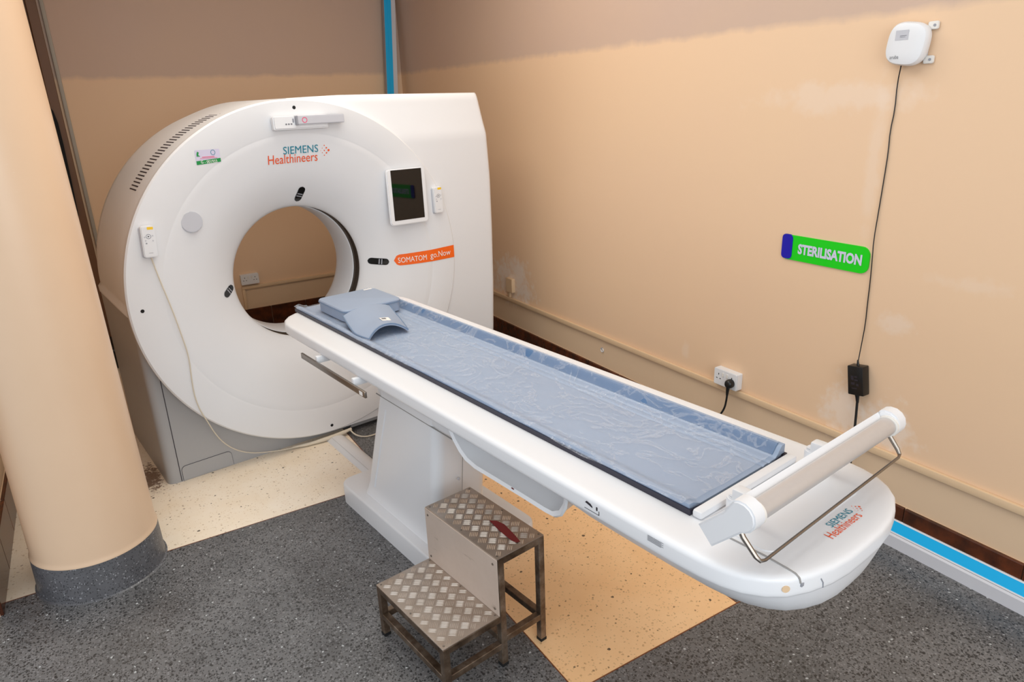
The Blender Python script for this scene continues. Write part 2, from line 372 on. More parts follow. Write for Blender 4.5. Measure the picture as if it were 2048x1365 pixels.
# brown wooden door in the back wall, mostly hidden by the pillar
d1 = struct('door_1', box(-.58, -.075, YB - .03, YB, 0, 2.9, .003), 'wood')
struct('door_frame', box(-.075, -.012, YB - .06, YB, 0, 2.95, .004), 'wood', d1)
struct('door_panel', box(-.5, -.15, YB - .04, YB - .02, .3, 1.2, .008), 'wood', d1)

# pillar
t_ = T('pillar', 'round peach painted pillar with a dark terrazzo foot, left of the scanner', 'pillar', (-.24, 3.03, 0))
t_.part('shaft', lathe_z([(.2335, .155), (.2335, .158), (.231, .164), (.228, .18), (.2145, 1.0), (.2013, 1.9), (.192, 2.5), (.184, ZT)], 96, -.24, 3.03), 'pillar')
t_.part('foot_band', lathe_z([(.245, 0), (.2385, .004), (.236, .02), (.233, .150), (.231, .156)], 96, -.24, 3.03), 'pillar_foot', label='dark grey terrazzo foot band')
b = flat([(0, 0), (.014, .001), (.015, .007), (.006, .006), (0, .009)], lambda x, y: (-.24 + .2028 * math.cos(-1.95 + x * 4), 3.03 + .2028 * math.sin(-1.95 + x * 4), 1.845 + y))
t_.part('paint_chip', b, 'white_print')

# ================================================================== CT SCANNER
def fv(r):
    """front face depth v as a function of the radius from the bore axis"""
    tab = [(.0, 3.66), (.357, 3.655), (.36, 3.643), (.372, 3.626), (.40, 3.60), (.44, 3.569), (.50, 3.533), (.58, 3.499), (.65, 3.479), (.70, 3.4688), (.722, 3.464), (.741, 3.461), (.885, 3.461), (9, 3.461)]
    for (a, va), (c, vc) in zip(tab, tab[1:]):
        if r <= c: return va + (vc - va) * (r - a) / (c - a)
def face(off=.0015): return lambda u, z: (u, fv(math.hypot(u - UC, z - ZC)) - off, z)
g = T('ct_scanner', 'white ring shaped CT scanner gantry with a grey base', 'scanner', (1.5, 3.95, 0), 'g')
g.part('front_cover', lathe_v([(.872, 3.52), (.888, 3.515), (.895, 3.485), (.8935, 3.468), (.886, 3.461), (.741, 3.461), (.736, 3.4634), (.730, 3.4642), (.722, 3.4640), (.70, 3.4688), (.65, 3.479), (.58, 3.499), (.53, 3.518), (.48, 3.544), (.44, 3.569), (.40, 3.60), (.378, 3.620), (.365, 3.636), (.359, 3.648), (.357, 3.656), (.360, 3.664), (.368, 3.668)], 192), 'white')
g.part('scan_window', lathe_v([(.366, 3.664), (.369, 3.67), (.369, 3.73), (.352, 3.735)], 128), 'darkgap', label='dark scan window ring inside the bore')
g.part('bore_liner', lathe_v([(.357, 3.728), (.352, 3.729), (.3495, 3.736), (.349, 3.93), (.353, 3.95), (.37, 3.99), (.41, 4.05), (.48, 4.13), (.6, 4.22), (.74, 4.29), (.83, 4.312)], 128), 'white')
shell = g.part('side_shell', lathe_v([(.86, 3.50), (.878, 3.505), (.88, 3.515), (.882, 3.7), (.882, 4.18), (.874, 4.26), (.852, 4.30), (.82, 4.312)], 110, 70, 182), 'white')
for v_ in shell.data.vertices:
    p_ = v_.co + g.org; du_, dz_ = p_.x - UC, p_.z - ZC; th_ = math.degrees(math.atan2(dz_, du_)); k_ = min(1, max(0, (112 - th_) / 20)); k_ = 1 + .0165 * k_ * k_ * (3 - 2 * k_)
    v_.co = Vector((UC + du_ * k_, p_.y, ZC + dz_ * k_)) - g.org
# vent slots in the shell
slot_me = None
for k in range(36):
    th = math.radians(144.3 - 43.5 * k / 35)
    o = None
    if slot_me is None:
        o = mesh_obj('vent_slot', box(-.0034, .0034, -.066, .066, -.003, .0012, .0012, 1), 'dark_print'); slot_me = o.data
    else:
        o = bpy.data.objects.new('vent_slot', slot_me); COL.objects.link(o)
    o.parent = shell; o.rotation_euler = (0, PI / 2 - th, 0)
    o.location = Vector((UC + .882 * math.cos(th), 3.745, ZC + .882 * math.sin(th))) - g.org
# right hand housing, rows from the floor up
def right_u(z): 
    tab = [(0, 2.545), (.4, 2.578), (.7, 2.594), (1.05, 2.602), (1.36, 2.603), (1.6, 2.590), (1.84, 2.563)]
    for (a, ua), (c, uc_) in zip(tab, tab[1:]):
        if z <= c: return ua + (uc_ - ua) * (z - a) / (c - a)
    return tab[-1][1]
def housing():
    b = bmesh.new(); zs = [.05 + .03 * k for k in range(60)]; zs = [z for z in zs if z < 1.80] + [1.80, 1.815, 1.828, 1.836, 1.84]; F, B = [], []
    for z in zs:
        dz = z - ZC; ul = UC + math.sqrt(max(0, .868 ** 2 - dz * dz)); ur = right_u(z)
        topr = max(0, (z - 1.80) / .04); tilt = .045 * max(0, (z - 1.62) / .22) ** .8 if z > 1.62 else 0
        v0 = 3.4665 + tilt
        if z > 1.80: v0 += .016 * (1 - math.sqrt(max(0, 1 - topr ** 2)))
        row = []
        for i in range(9): row.append((ul + (ur - .05 - ul) * i / 8, v0))
        for a in (0, 12, 25, 40, 60, 80, 90): ar = math.radians(a); row.append((ur - .03 + .03 * math.sin(ar), v0 + .03 * (1 - math.cos(ar))))
        F.append([b.verts.new((u, v, z + (.012 * (2.57 - u) / 1.17 * min(1, (u - 1.403) / .3) if z > 1.79 else 0))) for u, v in row])
        B.append([b.verts.new((ul, 4.3, z)), b.verts.new((ur, 4.3, z))])
    for a, c, d, e in zip(F, F[1:], B, B[1:]):
        for i in range(len(a) - 1): b.faces.new((a[i], a[i + 1], c[i + 1], c[i]))
        b.faces.new((a[-1], d[1], e[1], c[-1])); b.faces.new((d[1], d[0], e[0], e[1])); b.faces.new((d[0], a[0], c[0], e[0]))
    b.faces.new(F[-1] + [B[-1][1], B[-1][0]]); b.faces.new(list(reversed(F[0] + [B[0][1], B[0][0]])))
    bmesh.ops.recalc_face_normals(b, faces=b.faces[:]); return b
g.part('right_housing', housing(), 'white')
# grey base wrapped round the lower half
def base_poly():
    P = [(.531, .0), (.531, .895), (.545, .895)]
    for k in range(0, 49):
        th = math.radians(184 + 172 * k / 48); P.append((UC + .855 * math.cos(th), ZC + .855 * math.sin(th)))
    P += [(2.5, .88), (2.5, 0)]; return P
def base_ring(v, left): return [(max(u, left) if z > .03 or u < 1 else u, v, z) for u, z in base_poly()]
bb = loft([base_ring(3.552, .575), base_ring(3.5535, .562), base_ring(3.558, .549), base_ring(3.566, .539), base_ring(3.578, .5335), base_ring(3.595, .531), base_ring(4.345, .531)])
base = g.part('base', bb, 'grey', label='grey painted lower base')
g.part('plinth', box(.56, 2.48, 3.57, 4.32, -.0, .02), 'blackmatte', base)
g.part('panel_seam', box(.592, .5955, 3.5505, 3.553, .004, .62), 'dark_print', base)
kp = [(.603, .004), (.603, .06)] + [(.603 + .022 - .022 * math.cos(a), .06 + .022 * math.sin(a)) for a in (.4, .8, 1.2, 1.57)] + [(.832, .085)] + [(.832 + .022 * math.sin(a), .063 + .022 * math.cos(a)) for a in (.4, .8, 1.2, 1.57)] + [(.856, .004)]
g.part('kick_panel', prism(kp, lambda u, z: (u, 3.549, z), lambda u, z: (u, 3.56, z)), 'grey', base)
g.part('kick_panel_seam', tube([(u, 3.5505, z) for u, z in kp], .0016, 6), 'dark_print', base)
g.part('base_foot', box(1.52, 2.3, 3.50, 3.6, .012, .085, .006), 'grey', base)
# small round caps, holes and laser windows on the face
pc = face(.0)
def disc_on_face(u, z, r, h, n=28, bev=.003):
    v = fv(math.hypot(u - UC, z - ZC)); return cyl((u, v + .004, z), (u, v - h, z), r, n, bev)
g.part('round_cap', disc_on_face(.851, 1.31, .049, .009, 40), 'light_grey', label='round pale grey cap')
for (u, z) in ((1.412, 1.796), (.568, .94), (1.39, .088)): g.part('screw_hole', flat(circ(u, z, .0085), face(.001)), 'blackmatte')
def stadium(u0, z0, u1, z1, r, n=8):
    a = math.atan2(z1 - z0, u1 - u0); P = []
    for k in range(n + 1): P.append((u1 + r * math.cos(a - PI / 2 + PI * k / n), z1 + r * math.sin(a - PI / 2 + PI * k / n)))
    for k in range(n + 1): P.append((u0 + r * math.cos(a + PI / 2 + PI * k / n), z0 + r * math.sin(a + PI / 2 + PI * k / n)))
    return P
def stad_strip(u0, z0, u1, z1, r, place, n=22):
    b = bmesh.new(); L = math.hypot(u1 - u0, z1 - z0); ex, ez = (u1 - u0) / L, (z1 - z0) / L; prev = None
    for k in range(n + 1):
        x = -r + (L + 2 * r) * k / n; over = max(0, -x, x - L); hw_ = math.sqrt(max(0, r * r - over * over)) + 1e-5
        row = [b.verts.new(place(u0 + ex * x - ez * q * hw_, z0 + ez * x + ex * q * hw_)) for q in (-1, 0, 1)]
        if prev:
            for i in (0, 1): b.faces.new((prev[i], prev[i + 1], row[i + 1], row[i]))
        prev = row
    bmesh.ops.recalc_face_normals(b, faces=b.faces[:]); return b
for (a, z0, c, z1) in ((1.436, 1.388, 1.424, 1.346), (1.808, .946, 1.872, .937), (.984, .917, 1.012, .935)):
    wd = g.part('laser_window', stad_strip(a, z0, c, z1, .0185, face(.003)), 'screen', label='small black laser window')
    mx_, mz_ = a + (c - a) * .62, z0 + (z1 - z0) * .62; dx, dz = (c - a) / math.hypot(c - a, z1 - z0), (z1 - z0) / math.hypot(c - a, z1 - z0)
    for k in (-.006, .006): g.part('laser_lens', flat([(mx_ + dx * (k + s1) - dz * s2, mz_ + dz * (k + s1) + dx * s2) for s1, s2 in ((-.003, -.015), (.003, -.015), (.003, .015), (-.003, .015))], face(.0045)), 'mid_grey', wd)
# breathing light / intercom above the bore
hd = g.part('status_light_housing', prism(rrect(1.286, 1.565, 1.692, 1.757, .008), lambda u, z: (u, 3.462, z), lambda u, z: (u, 3.424, z + .004), .006), 'white')
g.part('status_light_bar', prism(rrect(1.398, 1.648, 1.716, 1.757, .005), lambda u, z: (u, 3.455, z), lambda u, z: (u, 3.410, z), .004), 'light_grey', hd, label='pale grey bar')
g.part('status_light_trim', prism(rrect(1.392, 1.406, 1.714, 1.758, .005), lambda u, z: (u, 3.45, z), lambda u, z: (u, 3.408, z), .003), 'mid_grey', hd)
b = bmesh.new()
for k in range(20):
    a0, a1 = 2 * PI * k / 20, 2 * PI * (k + 1) / 20; b.faces.new([b.verts.new((1.437 + r * math.cos(a), 3.4094, 1.737 + r * math.sin(a))) for r, a in ((.010, a0), (.0135, a0), (.0135, a1), (.010, a1))])
g.part('red_ring_mark', b, 'pink_print', hd)
for k in range(3): g.part('printed_mark', flat(rrect(1.343 + .013 * k, 1.352 + .013 * k, 1.717, 1.724, .002, 2), lambda u, z: (u, 3.4234, z)), 'grey_print', hd)
g.part('speaker_mark', flat(stadium(1.384, 1.73, 1.384, 1.742, .004), lambda u, z: (u, 3.4234, z)), 'mid_grey', hd)
# brand lettering
def dots(u0, z0, s, place):
    b = bmesh.new()
    for (x, y, r) in ((1, .0, .19), (.62, .42, .13), (.62, -.42, .13), (.25, .85, .09), (.25, -.8, .09), (.25, 0, .1), (-.12, .40, .06), (-.12, -.35, .07), (-.4, .0, .05)):
        b.faces.new([b.verts.new(place(u0 + s * p, z0 + s * q)) for p, q in circ(x, y, r, 14)])
    return b
g.part('brand_lettering', text_bm('SIEMENS', 1.334, 1.516, 1.578, 1.615, face(.003)), 'teal', label='teal SIEMENS lettering')
g.part('brand_lettering', text_bm('Healthineers', 1.255, 1.512, 1.534, 1.578, face(.003)), 'redor', label='orange Healthineers lettering')
g.part('brand_dots', dots(1.541, 1.583, .03, face(.003)), 'redor')
# orange model banner
op = [(2.289, .910), (2.289, .984)] + [(1.95 - .036 * math.sin(a), .941 + .034 * math.cos(a)) for a in [PI * k / 12 for k in range(13)]]
def bannerface(off): return lambda u, z: (u, fv(math.hypot(u - UC, z - ZC)) - off, z)
ob = bmesh.new(); N = 24
rows_ = []
for k in range(N + 1):
    u = 1.915 + (2.289 - 1.915) * k / N; tt = (u - 1.915) / (2.289 - 1.915); zt, zb = .972 + .012 * tt, .908 + .003 * tt
    if u < 1.949: q = math.sqrt(max(0, 1 - ((1.949 - u) / .034) ** 2)); zt, zb = .94 + (zt - .94) * q, .94 - (.94 - zb) * q
    rows_.append((ob.verts.new(bannerface(.0022)(u, zb)), ob.verts.new(bannerface(.0022)(u, zt))))
for a, c in zip(rows_, rows_[1:]): ob.faces.new((a[0], c[0], c[1], a[1]))
ban = g.part('model_banner', ob, 'orange', label='orange name banner')
g.part('banner_lettering', text_bm('SOMATOM', 1.936, 2.10, .924, .955, bannerface(.0042)), 'white_print', ban)
g.part('banner_lettering', text_bm('go.Now', 2.122, 2.262, .919, .964, bannerface(.0042)), 'white_print', ban)
# faint arc seam right of the tablet and asset sticker
st = g.part('asset_sticker', flat(rrect(.917, 1.026, 1.568, 1.628, .003), face(.0015)), 'sticker', label='white and green asset sticker')
g.part('sticker_band', flat([(.917, 1.563), (1.026, 1.570), (1.026, 1.587), (.917, 1.58)], face(.0022)), 'green_print', st)
g.part('sticker_number', text_bm('G - 001933', .936, 1.008, 1.568, 1.581, face(.003)), 'white_print', st)
g.part('sticker_line', flat(rrect(.944, 1.0, 1.594, 1.597, .001, 1), face(.0025)), 'pink_print', st)
g.part('sticker_line', flat(rrect(.934, 1.012, 1.589, 1.5905, .0005, 1), face(.0025)), 'pink_print', st)
g.part('sticker_crest', flat([(.922, 1.600), (.938, 1.600), (.93, 1.606), (.934, 1.618), (.927, 1.622), (.923, 1.612)], face(.0025)), 'green_print', st)
b = bmesh.new(); rr_ = [(b.verts.new(face(.0025)(.996 + .0105 * math.cos(a), 1.614 + .012 * math.sin(a))), b.verts.new(face(.0025)(.996 + .0085 * math.cos(a), 1.614 + .0098 * math.sin(a)))) for a in [2 * PI * k / 20 for k in range(20)]]
for k in range(20): a, c = rr_[k], rr_[(k + 1) % 20]; b.faces.new((a[0], a[1], c[1], c[0]))
g.part('sticker_emblem', b, 'teal', st)
# tablet, turned a little on its bracket
def tilted(cu, cv, cz, yaw=3.3, pitch=-.8):
    R = Matrix.Rotation(math.radians(-yaw), 3, 'Z') @ Matrix.Rotation(math.radians(pitch), 3, 'X'); O = Vector((cu, cv, cz))
    return lambda x, y, d: O + R @ Vector((x, d, y))
tp = tilted(1.992, 3.437, 1.307)
tab = g.part('tablet', prism(rrect(-.119, .119, -.155, .152, .02), lambda x, y: tp(x, y, 0), lambda x, y: tp(x, y, .018), .005), 'white', label='white framed control tablet')
g.part('tablet_mount', prism(rrect(-.112, .112, -.147, .145, .02), lambda x, y: tp(x, y, .018), lambda x, y: tp(x, y, .034), .004), 'light_grey', tab)
g.part('screen', flat(rrect(-.0935, .0945, -.128, .146, .001, 1), lambda x, y: tp(x, y, -.0008)), 'screen', tab, label='black glass screen')
g.part('housing_seam', tube([(UC + .879 * math.cos(a), 3.4658, ZC + .879 * math.sin(a)) for a in [math.radians(-30 + 72 * k / 30) for k in range(31)]], .0016, 6), 'softseam')

# handheld controls docked on the face
def remote(label, cu, cz, w_, h_, v0, tilt):
    t_ = T('hand_control', label, 'remote', (cu, v0, cz - h_ / 2), 'g', 'hand controls docked on the scanner face')
    R = Matrix.Rotation(tilt, 3, 'Y'); O = Vector((cu, v0, cz)); pl = lambda x, y, d: O + R @ Vector((x, d, y))
    body = t_.part('body', prism(rrect(-w_ / 2, w_ / 2, -h_ / 2, h_ / 2, .012), lambda x, y: pl(x, y, -.03), lambda x, y: pl(x, y, -.004), .004), 'white')
    t_.part('cradle', prism(rrect(-w_ / 2 - .004, w_ / 2 - .004, -h_ / 2 - .004, h_ / 2 - .004, .012), lambda x, y: pl(x, y, -.012), lambda x, y: pl(x, y, .004), .003), 'light_grey')
    f = lambda x, y: pl(x, y, -.0305)
    t_.part('yellow_mark', flat(rrect(-.002, w_ / 2 - .006, h_ / 2 - .017, h_ / 2 - .005, .002), f), 'yellow')
    b = bmesh.new()
    for k in range(16):
        a0, a1 = 2 * PI * k / 16, 2 * PI * (k + 1) / 16; b.faces.new([b.verts.new(f(r * math.cos(a), .024 + r * math.sin(a))) for r, a in ((.0085, a0), (.011, a0), (.011, a1), (.0085, a1))])
    t_.part('key_ring', b, 'mid_grey')
    t_.part('start_key', flat([(-.003, .028), (-.003, .02), (.004, .024)], f), 'dark_print')
    for x, y in ((-.016, .022), (.017, .026), (-.014, .006), (.016, .004), (-.012, -.006)): t_.part('key', flat(circ(x, y, .0035, 10), f), 'light_grey' if y > 0 else 'mid_grey')
    t_.part('print_line', flat(rrect(-.008, .010, -h_ / 2 + .02, -h_ / 2 + .0215, .0005, 1), f), 'mid_grey')
    return t_, pl
rl, plL = remote('white hand control with a hanging cord, left of the bore', .650, 1.252, .058, .142, 3.462, .05)
remote('white hand control without cord, beside the tablet', 2.192, 1.263, .058, .15, 3.468, -.02)
cpts = [plL(.002, -.073, -.012)] + [Vector((u, 3.453, z)) for u, z in ((.661, 1.09), (.690, .93), (.708, .80), (.722, .68), (.715, .58), (.711, .485), (.722, .40), (.748, .323))] + [Vector((.772, 3.47, .25)), Vector((.81, 3.49, .17)), Vector((.87, 3.5, .10)), Vector((.95, 3.51, .05)), Vector((1.05, 3.52, .02)), Vector((1.13, 3.50, .014)), Vector((1.18, 3.49, .014))]
rl.part('cord', tube(cpts, .0028, 8, smoothpts=2), 'cable_white')

# ================================================================== PATIENT TABLE
half = [(0, .5445), (.07, .5455), (.13, .553), (.188, .569), (.238, .592), (.272, .622), (.298, .660), (.312, .70), (.320, .75), (.324, .83), (.324, 1.2), (.324, 1.8), (.324, 2.5), (.324, 3.02), (.320, 3.09), (.30, 3.15), (.265, 3.195), (.22, 3.225), (.17, 3.24), (0, 3.245)]
def outline(inset=0., vend=None, vstart=0):
    P = []
    for (d, v) in half:
        k = max(0, 1 - inset / .324); vv = 1.9 + (v - 1.9) * (1 - inset / 1.36); 
        if vend: vv = min(vv, vend)
        P.append((d * k, vv))
    return [(1.4 + d, v) for d, v in P] + [(1.4 - d, v) for d, v in reversed(P[1:-1])]
tb = T('patient_table', 'long white scanner patient table on a leaning column', 'table', (1.4, 2.3, 0), 'g')
rings = [[(u, v, z) for u, v in outline(i)] for i, z in ((.06, .790), (.05, .790), (.014, .7945), (.006, .7965), (.002, .800), (0, .806), (0, .812), (0, .836), (.0008, .841), (.003, .8455), (.007, .8485), (.013, .8502), (.024, .8510), (.034, .8512))]
b = loft(rings, False)
# top cap as a strip between mirrored points keeps the shading even
b.verts.ensure_lookup_table(); n = len(rings[0]); H_ = len(half)
for base_i, rev in ((n * 13, False), (0, True)):
    for k in range(H_ - 1):
        i0, i1 = k, k + 1; j0, j1 = (n - k) % n, (n - k - 1) % n
        q = []
        for x in (i0, i1, j1, j0):
            v = b.verts[base_i + x]
            if v not in q: q.append(v)
        if len(q) > 2: b.faces.new(q)
bmesh.ops.recalc_face_normals(b, faces=b.faces[:])
top = tb.part('table_top_rail', b, 'white')
def low_ring(i, sft, z, vend):
    P = []
    for (d, v) in half: P.append((d * (1 - i / .324), min(vend, 3.0 - (3.0 - v) * (3.0 - (.5445 + sft)) / (3.0 - .5445))))
    return [(1.4 + d, v, z) for d, v in P] + [(1.4 - d, v, z) for d, v in reversed(P[1:-1])]
tb.part('lower_shell', loft([low_ring(*q) for q in ((.16, .10, .700, .98), (.11, .05, .702, 1.0), (.092, .036, .708, 1.02), (.075, .027, .722, 1.06), (.045, .016, .752, 1.13), (.026, .009, .778, 1.2), (.016, .005, .797, 1.26))]), 'white', label='lower shell under the foot end')
tb.part('under_beam', box(1.24, 1.56, 1.0, 3.05, .715, .795, .01), 'cream_white')
tb.part('foot_cap_seam', tube([(1.185, .80, .8517), (1.187, .73, .8517), (1.188, .66, .8517), (1.185, .61, .8515), (1.185, .592, .8495), (1.185, .583, .844), (1.187, .5805, .832)], .0024, 6), 'seam', top)
tb.part('foot_cap_notch', box(1.187, 1.196, .5765, .584, .823, .832, .001), 'mid_grey', top)
tb.part('screw_cap', cyl((1.161, .599, .8235), (1.1575, .5943, .8235), .0085, 18), 'beige_plastic', top)
# raised pad moulded in the foot end
fo = rrect(1.20, 1.60, .655, .80, .03)
tb.part('foot_slit', tube([(1.236, .5625, .829), (1.2425, .5602, .817), (1.245, .5605, .803)], .0016, 6), 'mid_grey', top)
tb.part('foot_tray', prism(fo, lambda u, v: (u, v, .848), lambda u, v: (u, v, .8535), .002), 'white', top)
nose = lambda u, v: (u, v, .8522)
tb.part('brand_lettering', text_bm('SIEMENS', 1.392, 1.490, .623, .641, nose), 'teal', top)
tb.part('brand_lettering', text_bm('Healthineers', 1.352, 1.488, .600, .622, nose), 'redor', top)
tb.part('brand_dots', dots(1.504, .624, .015, nose), 'redor', top)
# prints on the side of the rail
sd = lambda x, z: (1.0752, x, z)
tb.part('weight_pictogram', flat([(1.102, .812), (1.05, .812), (1.05, .824), (1.052, .824), (1.052, .8135), (1.102, .8135)], sd), 'dark_print', top)
tb.part('weight_pictogram', flat([(1.10, .829), (1.094, .835), (1.08, .832), (1.074, .827), (1.074, .823), (1.086, .826)], sd), 'dark_print', top)
tb.part('weight_pictogram', flat(rrect(1.056, 1.061, .822, .833, .002), sd), 'dark_print', top)
for k in range(6): tb.part('notice_line', flat([(.895, .838 - .0026 * k), (.848 + .006 * (k % 2), .838 - .0026 * k), (.848 + .006 * (k % 2), .8368 - .0026 * k), (.895, .8368 - .0026 * k)], sd), 'grey_print', top)
# stainless accessory rail
rb = tb.part('accessory_rail', box(1.044, 1.054, 2.245, 2.845, .752, .777, .002), 'steel', label='stainless accessory rail')
for v in (2.36, 2.70): tb.part('rail_bracket', box(1.053, 1.13, v - .011, v + .011, .766, .797, .004), 'white', rb)
tb.part('rail_label', flat(rrect(2.262, 2.29, .756, .773, .001, 1), lambda v, z: (1.0435, v, z)), 'white_print', rb)
# storage scoop below the rail
lip = [(1.868, .775), (1.85, .735), (1.825, .70), (1.79, .668), (1.755, .648), (1.70, .639), (1.6, .641), (1.45, .643), (1.34, .643), (1.305, .646), (1.275, .665), (1.255, .70), (1.243, .765)]
mid = [(1.562 + (v - 1.562) * .95, z + (.795 - z) * .10) for v, z in lip]; inn = [(1.562 + (v - 1.562) * .90, z + (.795 - z) * .32) for v, z in lip]; inn2 = [(1.562 + (v - 1.562) * .84, .795) for v, z in lip]
def sc(poly, u): return [(u, v, z) for v, z in poly]
sb = loft([sc([(1.562 + (v - 1.562) * .97, z + (.795 - z) * .04) for v, z in lip], 1.18), sc(lip, 1.156), sc([(1.562 + (v - 1.562) * .985, z + (.795 - z) * .03) for v, z in lip], 1.150), sc(mid, 1.156), sc(mid, 1.19), sc(inn, 1.26), sc(inn2, 1.30)], False, False)
scp = tb.part('storage_scoop', sb, 'white', label='white storage scoop under the rail')
b = loft([sc([(1.562 + (v - 1.562) * .97, z + (.795 - z) * .04) for v, z in lip], 1.18), sc([(1.562 + (v - 1.562) * .93, z + .02) for v, z in lip], 1.30)], False, False)
tb.part('scoop_underside', b, 'white', scp)
tb.part('no_sitting_mark', flat(circ(1.50, .6545, .007, 16, .004), lambda v, z: (1.1535, v, z)), 'red_tape', scp)
# column and base
def colring(z, v0, v1, u0=1.2, u1=1.45, r=.045): return [(u, v, z) for u, v in rrect(u0, u1, v0, v1, r, 5)]
col = tb.part('column', loft([colring(.095, 2.06, 2.70, 1.185, 1.465, .06), colring(.12, 2.07, 2.685, 1.195, 1.455, .05), colring(.16, 2.075, 2.665), colring(.4, 2.045, 2.57), colring(.635, 2.015, 2.475), colring(.66, 2.01, 2.465), colring(.70, 2.0, 2.45)]), 'white')
tb.part('column_seam', box(1.1992, 1.203, 1.86, 2.47, .654, .6575), 'seam', col)
tb.part('column_head', box(1.202, 1.45, 1.86, 2.462, .6575, .75, .01), 'white', col)
tb.part('column_ridge', tube([(1.2025, 2.40, .60), (1.2025, 2.50, .36), (1.2005, 2.585, .16)], .006, 8), 'white', col)
tb.part('cover_seam', tube([(1.318, 2.0085, .62), (1.318, 2.028, .45), (1.318, 2.06, .20)], .0013, 6), 'seam', col)
tb.part('cover_screw', cyl((1.30, 2.036, .40), (1.30, 2.030, .40), .006, 12), 'light_grey', col)
bp = rrect(1.142, 1.632, 1.955, 2.845, .055, 6)
bs = loft([[(u, v, z) for u, v in [(1.387 + (u - 1.387) * k, 2.4 + (v - 2.4) * k2) for u, v in bp]] for k, k2, z in ((1, 1, 0), (1, 1, .088), (.994, .997, .096), (.98, .99, .10))])
tb.part('base', bs, 'white')

# paper roll holder at the foot end
ph = T('paper_roll_holder', 'white holder with an aluminium tube and wire loop, on the foot end of the table', 'holder', (1.4, .72, .85), 'g')
prof = [(.759, .935), (.723, .898), (.655, .966)] + [(.662 + .035 * math.cos(a), 1.0 + .035 * math.sin(a)) for a in [math.radians(x) for x in (-110, -135, -160, 180, 155, 130, 105, 80, 60)]] + [(.70, .995)]
for u0, u1 in ((1.072, 1.112), (1.688, 1.728)):
    ph.part('end_bracket', prism(prof, lambda v, z: (u0, v, z), lambda v, z: (u1, v, z), .004), 'white')
ph.part('back_plate', prism([(.757, .938), (.739, .918), (.668, 1.008), (.682, 1.026), (.70, 1.0)], lambda v, z: (1.11, v, z), lambda v, z: (1.69, v, z), .003), 'white')
ph.part('tube', cyl((1.108, .655, .998), (1.692, .655, .998), .0225, 32), 'alu', label='satin aluminium tube')
for u in (1.112, 1.688): ph.part('tube_collar', cyl((u - .006, .655, .998), (u + .006, .655, .998), .027, 32, .002), 'cream_white')
ph.part('wire_loop', tube([(1.092, .668, .955), (1.092, .662, .945), (1.092, .630, .915), (1.096, .622, .908), (1.108, .619, .906), (1.70, .623, .917), (1.712, .626, .920), (1.716, .634, .93), (1.716, .668, .972)], [.006, .006, .0055, .0045, .0035, .0035, .0045, .0055, .006], 8), 'steel', label='bent steel tear-off wire')
for u in (1.27, 1.612):
    pg = ph.part('clamp_post', cyl((u, .80, .8515), (u, .80, .905), .019, 28, .004), 'white')
    ph.part('post_cap', cyl((u, .80, .905), (u, .80, .910), .0135, 24, .002), 'white', pg)
    ph.part('clamp_arm', box(u - .016, u + .016, .725, .80, .885, .93, .005), 'white', pg)
ph.part('cross_bar', box(1.193, 1.607, .835, .862, .8516, .872, .006), 'white')

# mattress under plastic film on the table
def mz(d, v):
    a = min(1, max(0, (abs(d) - .158) / .036)); a = a * a * (3 - 2 * a); z = .8645 + (.029 if d > 0 else .013) * a
    for g_ in (.104, .132): z -= .0035 * math.exp(-((d - g_) / .0045) ** 2)
    return z
def grid(du0, du1, v0, v1, nu, nv, f):
    b = bmesh.new(); R = [[b.verts.new(f(du0 + (du1 - du0) * i / nu, v0 + (v1 - v0) * j / nv)) for i in range(nu + 1)] for j in range(nv + 1)]
    for a, c in zip(R, R[1:]):
        for i in range(nu): b.faces.new((a[i], a[i + 1], c[i + 1], c[i]))
    return b, R
mt = T('table_mattress', 'long blue grey mattress under clear plastic film on the scanner table', 'mattress', (1.4, 2.0, .85), 'g')
b, R = grid(-.204, .204, .872, 3.225, 120, 40, lambda d, v: (1.4 + d, v, mz(d, v)))
low = [[bv for bv in r] for r in R]
per = [R[0][i] for i in range(len(R[0]))] + [r[-1] for r in R[1:]] + list(reversed(R[-1][:-1])) + [r[0] for r in reversed(R[1:-1])]
lowv = [b.verts.new((v.co.x, v.co.y, max(.8580, v.co.z - .026))) for v in per]
for i in range(len(per)): j = (i + 1) % len(per); b.faces.new((per[i], lowv[i], lowv[j], per[j]))
bmesh.ops.recalc_face_normals(b, faces=b.faces[:])
mt.part('pad', b, 'mattress')
cr = [(-.2085, .8516), (-.2085, .867), (-.2045, .867), (-.195, .864), (-.17, .862), (-.14, .8575), (.14, .8575), (.17, .862), (.195, .864), (.2045, .867), (.2085, .867), (.2085, .8516)]
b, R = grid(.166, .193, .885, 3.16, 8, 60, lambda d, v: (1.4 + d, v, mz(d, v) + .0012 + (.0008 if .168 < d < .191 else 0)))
mt.part('slope_shade', b, 'slope_shade', label='strip of painted shade along the far edge')  # shade of the far inner slope, painted as a darker blue strip
mt.part('carbon_cradle', loft([[(1.4 + d, v, z) for d, z in cr] for v in (.866, 3.238)]), 'navy', label='dark carbon cradle under the pad')
rnd = random.Random(9)
ph1 = [rnd.uniform(0, 6.28) for _ in range(12)]
